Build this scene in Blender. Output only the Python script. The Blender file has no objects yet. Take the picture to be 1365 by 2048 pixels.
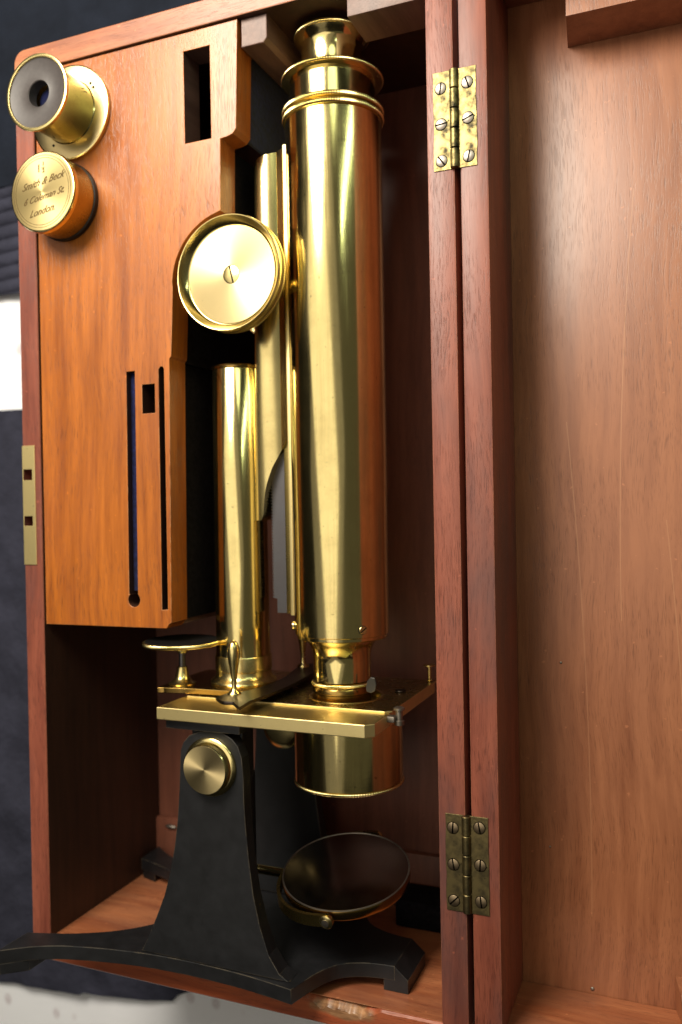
import bpy, bmesh, math, random
from mathutils import Vector, Matrix
random.seed(7)
D = bpy.data
sc = bpy.context.scene
C = sc.collection
R = math.radians
K = 0.001          # all lengths below are millimetres
ZO = 101.0         # rim plane of the case lies 101 mm above the bed
def W(x, y, z): return Vector((x*K, y*K, (z+ZO)*K))

# ---------------------------------------------------------------- camera
cam_d = D.cameras.new('camera'); cam = D.objects.new('camera', cam_d); C.objects.link(cam); sc.camera = cam
cam_d.sensor_fit = 'VERTICAL'; cam_d.sensor_height = 24; cam_d.lens = 24*1717.7/2048
cam.location = W(81.7, 0, 315)
cam.rotation_mode = 'QUATERNION'
cam.rotation_quaternion = (Matrix.Rotation(0.39199, 3, 'Y') @ Matrix.Rotation(-0.0088, 3, 'X') @ Matrix.Rotation(-0.0179, 3, 'Z')).to_quaternion()
cam_d.clip_start = 0.01; cam_d.clip_end = 50
cam_d.dof.use_dof = True; cam_d.dof.focus_distance = 0.335; cam_d.dof.aperture_fstop = 5.6

# ---------------------------------------------------------------- light
w = D.worlds.new('World'); sc.world = w; w.use_nodes = True
bg = w.node_tree.nodes['Background']; bg.inputs[0].default_value = (1.0, 0.92, 0.78, 1); bg.inputs[1].default_value = 0.008
def area(name, loc, tgt, size, power, col, sy=None):
    l = D.lights.new(name, 'AREA'); l.energy = power; l.color = col; l.size = size
    l.shape = 'RECTANGLE' if sy else 'DISK'
    if sy: l.size_y = sy
    o = D.objects.new(name, l); C.objects.link(o); o.location = W(*loc)
    o.rotation_euler = (W(*tgt)-W(*loc)).to_track_quat('-Z', 'Y').to_euler(); return o
area('room_lamp', (-210, 400, 430), (-70, 90, -20), 0.30, 6.0, (1.0, 0.92, 0.78))
area('ceiling_bounce', (-230, 150, 680), (-110, 30, -20), 0.50, 1.6, (1.0, 0.91, 0.74), 0.9)
area('overhead_soft_fill', (-170, 60, 760), (-110, 0, -20), 1.05, 0.65, (1.0, 0.93, 0.80), 1.0)  # second panel added over the ceiling one to soften reflection edges in brass
area('green_fill', (190, 560, 560), (-60, 80, -20), 0.26, 0.5, (0.86, 1.0, 0.70))  # added green fill panel with no window behind it, for the tube's reflections
area('right_side_fill', (520, 60, 600), (-60, 20, -20), 0.95, 0.26, (1.0, 0.96, 0.66), 1.3)  # unseen dim panel added to lift the dark right side of the tube
area('strip_lamp', (520, 420, 420), (-40, 100, 0), 0.025, 0.55, (0.80, 1.0, 0.72), 0.45)
sc.view_settings.view_transform = 'Standard'; sc.view_settings.look = 'None'
sc.view_settings.exposure = 0.0; sc.view_settings.gamma = 1.0

# ---------------------------------------------------------------- materials
def nt(name):
    m = D.materials.new(name); m.use_nodes = True; t = m.node_tree
    return m, t, t.nodes['Principled BSDF'], t.nodes.new, t.links.new
def ramp(t, stops):
    r = t.nodes.new('ShaderNodeValToRGB'); e = r.color_ramp.elements
    while len(e) < len(stops): e.new(0.5)
    for i, (p, c) in enumerate(stops):
        e[i].position = p; e[i].color = (*c, 1) if len(c) == 3 else c
    return r
def noise(t, vec, scale, detail=4, rough=0.55, dist=0.0):
    n = t.nodes.new('ShaderNodeTexNoise'); n.inputs['Scale'].default_value = scale; n.inputs['Detail'].default_value = detail
    n.inputs['Roughness'].default_value = rough; n.inputs['Distortion'].default_value = dist
    if vec is not None: t.links.new(vec, n.inputs['Vector'])
    return n
def mathn(t, op, a, b=None, clamp=False):
    n = t.nodes.new('ShaderNodeMath'); n.operation = op; n.use_clamp = clamp
    for i, v in enumerate((a, b)):
        if v is None: continue
        if isinstance(v, (int, float)): n.inputs[i].default_value = v
        else: t.links.new(v, n.inputs[i])
    return n.outputs[0]
def mix(t, fac, a, b, mode='MIX'):
    n = t.nodes.new('ShaderNodeMix'); n.data_type = 'RGBA'; n.blend_type = mode
    for s, v in ((0, fac), (6, a), (7, b)):
        if isinstance(v, (int, float)): n.inputs[s].default_value = v
        elif isinstance(v, tuple): n.inputs[s].default_value = (*v, 1)
        else: t.links.new(v, n.inputs[s])
    return n.outputs[2]
def mapping(t, vec, scale, loc=None):
    m = t.nodes.new('ShaderNodeMapping'); m.inputs['Scale'].default_value = scale; t.links.new(vec, m.inputs['Vector'])
    if loc is not None: t.links.new(loc, m.inputs['Location'])
    return m.outputs[0]

def wood(name, dark, light, axis='Y', rough=0.38, stain=None, stain_amt=0.0, coat=0.15, pore=0.5, bump=0.25, waviness=1.0, chip=None, figure=0.5, scratches=False):
    m, t, p, N, L = nt(name)
    tc = N('ShaderNodeTexCoord'); oi = N('ShaderNodeObjectInfo')
    off = mathn(t, 'MULTIPLY', oi.outputs['Random'], 3.0)
    k = {'X': (0.06, 1, 1), 'Y': (1, 0.06, 1), 'Z': (1, 1, 0.06)}[axis]
    k2 = {'X': (0.025, 1, 1), 'Y': (1, 0.025, 1), 'Z': (1, 1, 0.025)}[axis]
    k3 = {'X': (0.3, 1, 1), 'Y': (1, 0.3, 1), 'Z': (1, 1, 0.3)}[axis]
    vo = N('ShaderNodeVectorMath'); vo.operation = 'ADD'; L(tc.outputs['Object'], vo.inputs[0]); L(off, vo.inputs[1]); base = vo.outputs[0]
    warp = noise(t, base, 9.0, 2); wv = N('ShaderNodeVectorMath'); wv.operation = 'SCALE'; L(warp.outputs['Color'], wv.inputs[0]); wv.inputs['Scale'].default_value = 0.012*waviness
    va = N('ShaderNodeVectorMath'); va.operation = 'ADD'; L(base, va.inputs[0]); L(wv.outputs[0], va.inputs[1]); vec = va.outputs[0]
    g1 = noise(t, mapping(t, vec, k), 260, 5, 0.6)
    g2 = noise(t, mapping(t, vec, k), 60, 3, 0.5)
    g3 = noise(t, mapping(t, vec, k3), 16, 3, 0.5)
    a = mathn(t, 'ADD', mathn(t, 'MULTIPLY', g1.outputs[0], 0.45), mathn(t, 'MULTIPLY', g2.outputs[0], 0.35))
    a = mathn(t, 'ADD', a, mathn(t, 'MULTIPLY', g3.outputs[0], 0.4*figure))
    a = mathn(t, 'ADD', a, 0.2*(1-figure))
    rp = ramp(t, [(0.42, dark), (0.68, light)]); L(a, rp.inputs[0])
    # pores: short dark dashes along the grain
    po = noise(t, mapping(t, vec, k3 if False else {'X': (0.05, 1, 1), 'Y': (1, 0.05, 1), 'Z': (1, 1, 0.05)}[axis]), 3000, 2, 0.5)
    pr_ = ramp(t, [(0.54, (0, 0, 0)), (0.68, (1, 1, 1))]); L(po.outputs[0], pr_.inputs[0])
    dens = noise(t, base, 30, 2); dr = ramp(t, [(0.25, (0, 0, 0)), (0.6, (1, 1, 1))]); L(dens.outputs[0], dr.inputs[0])
    pf = mathn(t, 'MULTIPLY', pr_.outputs[0], mathn(t, 'MULTIPLY', dr.outputs[0], pore))
    col = mix(t, pf, rp.outputs[0], tuple(c*0.25 for c in dark))
    if stain:
        sn = noise(t, mapping(t, base, k3), 26, 4, 0.65); sr = ramp(t, [(0.46, (0, 0, 0)), (0.66, (1, 1, 1))]); L(sn.outputs[0], sr.inputs[0])
        col = mix(t, mathn(t, 'MULTIPLY', sr.outputs[0], stain_amt), col, stain)
    # small knocks and specks
    sp = noise(t, base, 420, 2, 0.4); spr = ramp(t, [(0.73, (0, 0, 0)), (0.77, (1, 1, 1))]); L(sp.outputs[0], spr.inputs[0])
    col = mix(t, mathn(t, 'MULTIPLY', spr.outputs[0], 0.35), col, tuple(min(1, c*1.7) for c in light))
    if chip:
        cx, cy, cz, rx, ry = chip
        gm = N('ShaderNodeMapping'); gm.vector_type = 'POINT'; L(tc.outputs['Object'], gm.inputs['Vector'])
        gm.inputs['Location'].default_value = (-cx*K/(rx*K), -cy*K/(ry*K), 0); gm.inputs['Scale'].default_value = (1/(rx*K), 1/(ry*K), 0)
        ln = N('ShaderNodeVectorMath'); ln.operation = 'LENGTH'; L(gm.outputs[0], ln.inputs[0])
        cn = noise(t, tc.outputs['Object'], 120, 4, 0.7)
        v = mathn(t, 'ADD', ln.outputs['Value'], mathn(t, 'MULTIPLY', cn.outputs[0], 1.1))
        cr = ramp(t, [(0.55, (1, 1, 1)), (0.70, (0, 0, 0))]); L(mathn(t, 'MULTIPLY', v, 0.45), cr.inputs[0])
        raw = noise(t, mapping(t, tc.outputs['Object'], (0.15, 1, 1)), 500, 4); rr = ramp(t, [(0.3, (0.16, 0.07, 0.03)), (0.7, (0.52, 0.27, 0.13))]); L(raw.outputs[0], rr.inputs[0])
        col = mix(t, cr.outputs[0], col, rr.outputs[0])
    if scratches:
        sx = N('ShaderNodeSeparateXYZ'); L(tc.outputs['Object'], sx.inputs[0])
        for a, b, cc, y0, y1 in ((-0.068, -0.07, -0.25, -0.17, 0.03), (-0.034, -0.10, -0.35, -0.15, -0.01), (-0.050, 0.02, 0.3, -0.05, 0.12)):
            yy = sx.outputs['Y']; q = mathn(t, 'ADD', a, mathn(t, 'ADD', mathn(t, 'MULTIPLY', yy, b), mathn(t, 'MULTIPLY', mathn(t, 'MULTIPLY', yy, yy), cc)))
            dd = mathn(t, 'ABSOLUTE', mathn(t, 'SUBTRACT', sx.outputs['X'], q)); on = mathn(t, 'LESS_THAN', dd, 0.00022)
            on = mathn(t, 'MULTIPLY', on, mathn(t, 'MULTIPLY', mathn(t, 'GREATER_THAN', yy, y0), mathn(t, 'LESS_THAN', yy, y1)))
            col = mix(t, mathn(t, 'MULTIPLY', on, mathn(t, 'MULTIPLY', g3.outputs[0], 0.6)), col, (0.50, 0.24, 0.12))
    L(col, p.inputs['Base Color'])
    rr2 = N('ShaderNodeMapRange'); L(g2.outputs[0], rr2.inputs[0]); rr2.inputs[3].default_value = rough-0.08; rr2.inputs[4].default_value = rough+0.1
    L(rr2.outputs[0], p.inputs['Roughness'])
    p.inputs['Coat Weight'].default_value = coat; p.inputs['Coat Roughness'].default_value = 0.22
    b = N('ShaderNodeBump'); b.inputs['Strength'].default_value = bump; b.inputs['Distance'].default_value = 0.0004
    hh = mathn(t, 'SUBTRACT', mathn(t, 'MULTIPLY', g1.outputs[0], 0.5), mathn(t, 'MULTIPLY', pf, 1.0)); L(hh, b.inputs['Height'])
    L(b.outputs[0], p.inputs['Normal'])
    return m

def metal(name, col, rough=0.16, tarnish=(0.28, 0.17, 0.05), tarn=0.25, aniso=0.0, tang='Z', brush=None, spots=0.4, bump=0.06, ns=70, streak=0.0):
    m, t, p, N, L = nt(name)
    tc = N('ShaderNodeTexCoord')
    n1 = noise(t, tc.outputs['Object'], ns, 6, 0.65); r1 = ramp(t, [(0.42, (0, 0, 0)), (0.75 if tarn < 0.9 else 0.62, (1, 1, 1))]); L(n1.outputs[0], r1.inputs[0])
    c = mix(t, mathn(t, 'MULTIPLY', r1.outputs[0], tarn), col, tarnish)
    n2 = noise(t, tc.outputs['Object'], 600, 3, 0.5); r2 = ramp(t, [(0.68, (0, 0, 0)), (0.74, (1, 1, 1))]); L(n2.outputs[0], r2.inputs[0])
    c = mix(t, mathn(t, 'MULTIPLY', r2.outputs[0], spots), c, tuple(x*0.3 for x in tarnish))
    mr = N('ShaderNodeMapRange'); L(n1.outputs[0], mr.inputs[0]); mr.inputs[3].default_value = max(0.03, rough-0.05); mr.inputs[4].default_value = rough+0.08; ro = mr.outputs[0]
    if streak:
        s1 = noise(t, mapping(t, tc.outputs['Object'], (1, 0.035, 1)), 420, 4, 0.7); q1 = ramp(t, [(0.45, (0, 0, 0)), (0.75, (1, 1, 1))]); L(s1.outputs[0], q1.inputs[0])
        c = mix(t, mathn(t, 'MULTIPLY', q1.outputs[0], streak), c, tarnish); ro = mathn(t, 'ADD', ro, mathn(t, 'MULTIPLY', q1.outputs[0], streak*0.35))
        s2 = noise(t, mapping(t, tc.outputs['Object'], (0.6, 1, 0.6)), 330, 3, 0.5, 0.8); q2 = ramp(t, [(0.735, (0, 0, 0)), (0.77, (1, 1, 1))]); L(s2.outputs[0], q2.inputs[0])
        c = mix(t, mathn(t, 'MULTIPLY', q2.outputs[0], 0.7), c, (0.12, 0.07, 0.02))
    L(c, p.inputs['Base Color']); p.inputs['Metallic'].default_value = 1.0
    L(ro, p.inputs['Roughness'])
    if aniso:
        p.inputs['Anisotropic'].default_value = aniso
        tg = N('ShaderNodeTangent'); tg.direction_type = 'RADIAL'; tg.axis = tang; L(tg.outputs[0], p.inputs['Tangent'])
    sc_ = {'Y': (0.08, 1, 0.08), 'X': (1, 0.08, 0.08), 'Z': (0.08, 0.08, 1), None: (1, 1, 1)}[brush]
    n3 = noise(t, mapping(t, tc.outputs['Object'], sc_), 1500, 3, 0.6)
    b = N('ShaderNodeBump'); b.inputs['Strength'].default_value = bump; b.inputs['Distance'].default_value = 0.0001; L(n3.outputs[0], b.inputs['Height']); L(b.outputs[0], p.inputs['Normal'])
    return m

def plain(name, col, rough=0.5, metallic=0.0, var=0.25, scale=200, bump=0.1, sheen=0.0, ior=1.5):
    m, t, p, N, L = nt(name); tc = N('ShaderNodeTexCoord')
    n = noise(t, tc.outputs['Object'], scale, 4); r = ramp(t, [(0.3, tuple(c*(1-var) for c in col)), (0.7, tuple(c*(1+var) for c in col))]); L(n.outputs[0], r.inputs[0])
    L(r.outputs[0], p.inputs['Base Color']); p.inputs['Roughness'].default_value = rough; p.inputs['Metallic'].default_value = metallic
    p.inputs['Sheen Weight'].default_value = sheen; p.inputs['IOR'].default_value = ior; p.inputs['Specular IOR Level'].default_value = 0.5 if rough < 0.6 else 0.12
    b = N('ShaderNodeBump'); b.inputs['Strength'].default_value = bump; b.inputs['Distance'].default_value = 0.0003; L(n.outputs[0], b.inputs['Height']); L(b.outputs[0], p.inputs['Normal'])
    return m

BR = (0.82, 0.67, 0.30)
M = {}
M['panel'] = wood('polished_mahogany_panel', (0.17, 0.036, 0.005), (0.50, 0.145, 0.018), 'Y', 0.32, stain=(0.26, 0.07, 0.03), stain_amt=0.35, coat=0.28, pore=0.5, bump=0.35)
M['rimY'] = wood('mahogany_edge_upright', (0.12, 0.026, 0.017), (0.30, 0.085, 0.050), 'Y', 0.44, stain=(0.09, 0.05, 0.05), stain_amt=0.65, coat=0.05, pore=0.55, bump=0.3)
M['rimX'] = wood('mahogany_edge_crosswise', (0.26, 0.065, 0.025), (0.46, 0.165, 0.070), 'X', 0.42, stain=(0.12, 0.06, 0.05), stain_amt=0.5, coat=0.2, pore=0.5)
M['rimB'] = wood('mahogany_edge_chipped', (0.22, 0.040, 0.014), (0.42, 0.10, 0.035), 'X', 0.42, stain=(0.10, 0.05, 0.04), stain_amt=0.4, coat=0.2, pore=0.5, chip=(53, 1.6, 0, 16, 3.4))
M['inner'] = wood('dull_mahogany_back', (0.10, 0.030, 0.017), (0.21, 0.070, 0.040), 'Y', 0.5, stain=(0.08, 0.04, 0.03), stain_amt=0.4, coat=0.05, pore=0.3)
M['door'] = wood('mahogany_door_panel', (0.20, 0.062, 0.026), (0.37, 0.140, 0.064), 'Y', 0.36, stain=(0.20, 0.075, 0.04), stain_amt=0.25, coat=0.15, pore=0.42, bump=0.18, waviness=1.1, figure=0.45, scratches=True)
M['innerdark'] = wood('shaded_grimy_inner_wood', (0.022, 0.009, 0.005), (0.060, 0.022, 0.012), 'Y', 0.55, coat=0.0, pore=0.3)  # shade of the inner walls put into the colour; slot walls are grime
M['block'] = wood('dark_stained_block', (0.09, 0.045, 0.035), (0.20, 0.11, 0.085), 'Z', 0.5, coat=0.1, pore=0.4)
M['brass'] = metal('polished_brass', BR, 0.115, aniso=0.4, tang='Y', brush='Y', streak=0.22)
M['brassP'] = metal('lacquered_brass_plain', BR, 0.24, brush=None, bump=0.05)
M['brassZ'] = metal('spun_brass_face', (0.78, 0.62, 0.32), 0.38, aniso=0.8, tang='Z', tarn=0.05, spots=0.1, bump=0.03)
M['brassR'] = metal('turned_brass_edge', BR, 0.17, aniso=0.3, tang='Z')
M['brassF'] = metal('brushed_brass_edge', (0.98, 0.80, 0.38), 0.42, brush='X', bump=0.12, tarn=0.2)
M['brassD'] = metal('dark_lacquered_brass', (0.40, 0.25, 0.07), 0.20, tarnish=(0.10, 0.06, 0.02), tarn=0.6)
M['oldbrass'] = metal('weathered_hinge_brass', (0.34, 0.27, 0.11), 0.46, tarnish=(0.035, 0.03, 0.02), tarn=1.0, spots=0.9, bump=0.5, ns=170)
M['brassS'] = metal('stage_surface_brass', (0.60, 0.46, 0.18), 0.34, tarnish=(0.3, 0.2, 0.07), tarn=0.4)
M['brassT'] = metal('stage_plate_lacquer', (0.46, 0.34, 0.12), 0.26, tarnish=(0.12, 0.08, 0.03), tarn=0.5)
M['lid'] = metal('engraved_lid_brass', (0.60, 0.47, 0.22), 0.46, aniso=0.6, tang='Z', tarn=0.15, spots=0.2, bump=0.03)
M['brassM'] = metal('olive_brass', (0.50, 0.38, 0.13), 0.26, tarn=0.5)
M['brassL'] = metal('limb_brass', (0.74, 0.60, 0.27), 0.20, tarn=0.25, brush='Y')
M['dullbrass'] = metal('dull_hinge_brass', (0.26, 0.20, 0.09), 0.42, tarnish=(0.10, 0.08, 0.045), tarn=0.9, spots=0.9, bump=0.4, ns=190)
M['steel'] = metal('grey_steel', (0.15, 0.145, 0.155), 0.38, tarnish=(0.10, 0.08, 0.08), tarn=0.4)
M['screw'] = metal('worn_screw', (0.34, 0.30, 0.26), 0.42, tarnish=(0.08, 0.06, 0.045), tarn=0.8, spots=0.7)
M['dullscrew'] = metal('dull_brown_screw', (0.36, 0.27, 0.17), 0.42, tarnish=(0.16, 0.10, 0.06), tarn=0.8, spots=0.7)
M['iron'] = plain('black_lacquered_iron', (0.010, 0.0100, 0.0115), 0.44, var=0.3, scale=160, bump=0.10)
def wear(m, col=(0.16, 0.12, 0.07)):
    t = m.node_tree; p = t.nodes['Principled BSDF']; src = p.inputs['Base Color'].links[0].from_socket
    bv = t.nodes.new('ShaderNodeBevel'); bv.samples = 4; bv.inputs['Radius'].default_value = 0.00045
    ge = t.nodes.new('ShaderNodeNewGeometry'); dt = t.nodes.new('ShaderNodeVectorMath'); dt.operation = 'DOT_PRODUCT'
    t.links.new(bv.outputs[0], dt.inputs[0]); t.links.new(ge.outputs['Normal'], dt.inputs[1])
    tc = t.nodes.new('ShaderNodeTexCoord'); n = noise(t, tc.outputs['Object'], 130, 4, 0.7)
    e = mathn(t, 'SUBTRACT', 1.0, dt.outputs['Value']); v = mathn(t, 'MULTIPLY', mathn(t, 'SUBTRACT', n.outputs[0], 0.42), 7.0, True)
    f = mathn(t, 'MULTIPLY', mathn(t, 'MULTIPLY', e, 6.0, True), v, True)
    t.links.new(mix(t, f, src, col), p.inputs['Base Color'])
wear(M['iron']); wear(M['rimY'], (0.42, 0.16, 0.08)); wear(M['rimX'], (0.50, 0.24, 0.12)); wear(M['panel'], (0.62, 0.34, 0.16))
M['bronze'] = metal('dark_bronzed_steel', (0.07, 0.055, 0.045), 0.35, tarnish=(0.03, 0.02, 0.02), tarn=0.5)
M['black'] = plain('black_recess', (0.006, 0.005, 0.005), 0.7)
M['ebonite'] = plain('grey_black_eyecup', (0.055, 0.046, 0.045), 0.5, scale=500, var=0.12, bump=0.05)
M['velvet'] = plain('navy_velvet', (0.006, 0.008, 0.045), 0.9, scale=500, var=0.6, bump=0.5, sheen=0.25)
M['lining'] = plain('black_lining', (0.006, 0.005, 0.007), 0.9, scale=500, var=0.6, bump=0.4)
M['ink'] = plain('engraved_ink', (0.13, 0.085, 0.035), 0.9)
def glass_mat():
    m, t, p, N, L = nt('eye_lens_glass'); p.inputs['Base Color'].default_value = (0.01, 0.012, 0.04, 1); p.inputs['Roughness'].default_value = 0.02; p.inputs['IOR'].default_value = 1.6
    p.inputs['Coat Weight'].default_value = 1; p.inputs['Coat Roughness'].default_value = 0.01
    return m
M['lens'] = glass_mat()
def mirror_mat():
    m, t, p, N, L = nt('silvered_glass'); p.inputs['Metallic'].default_value = 1; p.inputs['Base Color'].default_value = (0.42, 0.37, 0.34, 1)
    tc = N('ShaderNodeTexCoord'); n = noise(t, tc.outputs['Object'], 120, 4); mr = N('ShaderNodeMapRange'); L(n.outputs[0], mr.inputs[0]); mr.inputs[3].default_value = 0.07; mr.inputs[4].default_value = 0.26; L(mr.outputs[0], p.inputs['Roughness'])
    return m
M['mirror'] = mirror_mat()
def cloth_mat(name, col, weave=2600, wrinkle=0.4, dots=False):
    m, t, p, N, L = nt(name); tc = N('ShaderNodeTexCoord'); ob = tc.outputs['Object']
    n = noise(t, ob, 35, 5, 0.65); r = ramp(t, [(0.3, tuple(c*0.7 for c in col)), (0.72, tuple(min(1, c*1.3) for c in col))]); L(n.outputs[0], r.inputs[0]); c = r.outputs[0]
    if dots:
        c = mix(t, 0.0, col, col)
        v = N('ShaderNodeTexVoronoi'); v.inputs['Scale'].default_value = 52; v.inputs['Randomness'].default_value = 0.35
        L(mapping(t, ob, (1.0, 0.8, 0)), v.inputs['Vector'])
        vr = ramp(t, [(0.10, (1, 1, 1)), (0.19, (0, 0, 0))]); L(v.outputs['Distance'], vr.inputs[0])
        dn = noise(t, ob, 700, 2); c = mix(t, mathn(t, 'MULTIPLY', vr.outputs[0], mathn(t, 'MULTIPLY', dn.outputs[0], 0.75)), c, (0.36, 0.24, 0.26))
    L(c, p.inputs['Base Color']); p.inputs['Roughness'].default_value = 0.9; p.inputs['Specular IOR Level'].default_value = 0.15
    wv = noise(t, ob, weave, 2); b = N('ShaderNodeBump'); b.inputs['Strength'].default_value = 0.3; b.inputs['Distance'].default_value = 0.0004; L(wv.outputs[0], b.inputs['Height'])
    n2 = noise(t, ob, 90, 4, 0.6); b2 = N('ShaderNodeBump'); b2.inputs['Strength'].default_value = wrinkle; b2.inputs['Distance'].default_value = 0.003; L(n2.outputs[0], b2.inputs['Height']); L(b.outputs[0], b2.inputs['Normal'])
    L(b2.outputs[0], p.inputs['Normal']); return m
M['navy'] = cloth_mat('dark_navy_cloth', (0.010, 0.013, 0.022))
M['char'] = cloth_mat('charcoal_navy_cloth', (0.034, 0.035, 0.054), wrinkle=0.6)
M['sheet'] = cloth_mat('white_dotted_cotton', (0.91, 0.92, 0.97), wrinkle=0.08, dots=True)

# ---------------------------------------------------------------- builders (coordinates in mm, absolute)
def origin(o):
    v = Vector((0, 0, 0))
    while o: v = v + o.location; o = o.parent
    return v
def link(name, verts, faces, mats, parent=None, smooth=35, mi=None, **props):
    """verts absolute in mm -> one mesh object whose origin is the centre of its bounds"""
    vs = [W(*v) for v in verts]
    lo = Vector([min(v[i] for v in vs) for i in range(3)]); hi = Vector([max(v[i] for v in vs) for i in range(3)])
    cen = (lo+hi)/2
    me = D.meshes.new(name); me.from_pydata([v-cen for v in vs], [], faces)
    mats = mats if isinstance(mats, (list, tuple)) else [mats]
    for m in mats: me.materials.append(M[m])
    bm = bmesh.new(); bm.from_mesh(me)
    if mi:
        for f, k in zip(bm.faces, mi): f.material_index = k
    bmesh.ops.recalc_face_normals(bm, faces=bm.faces); bm.to_mesh(me); bm.free()
    if smooth is not None:
        me.polygons.foreach_set('use_smooth', [True]*len(me.polygons)); me.set_sharp_from_angle(angle=R(smooth))
    o = D.objects.new(name, me); C.objects.link(o)
    o.location = cen - (origin(parent) if parent else Vector((0, 0, 0)))
    if parent: o.parent = parent
    for k, v in props.items(): o[k] = v
    return o
def empty(name, loc, label, category, group=None):
    o = D.objects.new(name, None); C.objects.link(o); o.location = W(*loc); o.empty_display_size = 0.02
    o['label'] = label; o['category'] = category
    if group: o['group'] = group
    return o
def bm_data(bm):
    bm.verts.ensure_lookup_table(); v = [tuple(x.co) for x in bm.verts]; f = [[q.index for q in y.verts] for y in bm.faces]; return v, f
def boxd(x0, x1, y0, y1, z0, z1, bev=0.5, seg=2):
    bm = bmesh.new(); bmesh.ops.create_cube(bm, size=1)
    for v in bm.verts: v.co = Vector(((x0+x1)/2+v.co.x*(x1-x0), (y0+y1)/2+v.co.y*(y1-y0), (z0+z1)/2+v.co.z*(z1-z0)))
    if bev: bmesh.ops.bevel(bm, geom=bm.edges[:], offset=bev, segments=seg, affect='EDGES', profile=0.6)
    bm.verts.index_update(); d = bm_data(bm); bm.free(); return d
def box(name, x0, x1, y0, y1, z0, z1, mat, parent, bev=0.5, **p):
    v, f = boxd(x0, x1, y0, y1, z0, z1, bev); return link(name, v, f, mat, parent, **p)
def lathed(prof, cen, axis='Y', n=96, knurl=(), amp=0.25, teeth=None, caps=True):
    """prof: list of (radius, height along axis [absolute for that axis]); knurl = indices of knurled rings"""
    teeth = teeth or n//4; V = []; F = []
    for i, (r, h) in enumerate(prof):
        for k in range(n):
            a = 2*math.pi*k/n; rr = r
            if i in knurl: rr = r - amp*(0.5-0.5*math.cos(teeth*a))
            c, s = rr*math.cos(a), rr*math.sin(a)
            V.append({'Y': (cen[0]+c, h, cen[2]+s), 'Z': (cen[0]+c, cen[1]+s, h), 'X': (h, cen[1]+c, cen[2]+s)}[axis])
    for i in range(len(prof)-1):
        for k in range(n):
            F.append([i*n+k, i*n+(k+1) % n, (i+1)*n+(k+1) % n, (i+1)*n+k])
    if caps:
        F.append(list(range(n))); F.append([(len(prof)-1)*n+k for k in range(n)])
    return V, F
def lathe(name, prof, cen, mat, parent, axis='Y', n=96, smooth=35, **kw):
    pk = {k: kw.pop(k) for k in ('knurl', 'amp', 'teeth', 'caps') if k in kw}
    v, f = lathed(prof, cen, axis, n, **pk); return link(name, v, f, mat, parent, smooth=smooth, **kw)
def knurled(name, r, h0, h1, cen, mat, parent, axis='Y', teeth=150, amp=0.3, edge=0.35, inner=None, **kw):
    prof = [(r-edge-amp, h0), (r-0.1, h0+edge*0.6), (r, (h0+h1)/2), (r-0.1, h1-edge*0.6), (r-edge-amp, h1)]
    if inner: prof = [(inner, h0)]+prof+[(inner, h1)]; kn = (2, 3, 4)
    else: kn = (1, 2, 3)
    return lathe(name, prof, cen, mat, parent, axis, n=teeth*4, smooth=60, knurl=kn, amp=amp, teeth=teeth, caps=not inner, **kw)
def plated(outs, plane, h0, h1, bev=0.3, res=1):
    cu = D.curves.new('tmp', 'CURVE'); cu.dimensions = '2D'; cu.fill_mode = 'BOTH'
    cu.extrude = max(0.0, (h1-h0)/2-bev); cu.bevel_depth = bev; cu.bevel_resolution = res; cu.offset = -bev
    for o in outs:
        s = cu.splines.new('POLY'); s.points.add(len(o)-1); s.use_cyclic_u = True
        for q, pt in zip(o, s.points): pt.co = (q[0], q[1], 0, 1)
    ob = D.objects.new('tmp', cu); C.objects.link(ob); bpy.context.view_layer.update()
    me = D.meshes.new_from_object(ob.evaluated_get(bpy.context.evaluated_depsgraph_get()))
    D.objects.remove(ob); D.curves.remove(cu)
    bm = bmesh.new(); bm.from_mesh(me); D.meshes.remove(me)
    bmesh.ops.remove_doubles(bm, verts=bm.verts, dist=0.002)
    mid = (h0+h1)/2
    for v in bm.verts:
        x, y, z = v.co; v.co = (x, y, z+mid) if plane == 'XY' else (x, z+mid, y)
    bm.verts.index_update(); d = bm_data(bm); bm.free(); return d
def plate(name, outs, plane, h0, h1, mat, parent, bev=0.3, smooth=14, **p):
    v, f = plated(outs, plane, h0, h1, bev); return link(name, v, f, mat, parent, smooth=smooth, **p)
def rect(x0, x1, y0, y1): return [(x0, y0), (x1, y0), (x1, y1), (x0, y1)]
def circ(cx, cy, r, n=48, a0=0, a1=360): return [(cx+r*math.cos(R(a0+(a1-a0)*k/n)), cy+r*math.sin(R(a0+(a1-a0)*k/n))) for k in range(n if a1-a0 == 360 else n+1)]
def smoothpts(pts, n=6, closed=False):
    out = []; L_ = len(pts)
    for i in range(L_ if closed else L_-1):
        p0, p1, p2, p3 = (pts[(i-1) % L_] if closed or i > 0 else pts[0]), pts[i], pts[(i+1) % L_], (pts[(i+2) % L_] if closed or i+2 < L_ else pts[-1])
        for k in range(n):
            t = k/n
            out.append(tuple(0.5*((2*b)+(-a+c)*t+(2*a-5*b+4*c-d)*t*t+(-a+3*b-3*c+d)*t**3) for a, b, c, d in zip(p0, p1, p2, p3)))
    if not closed: out.append(tuple(pts[-1]))
    return out
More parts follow.
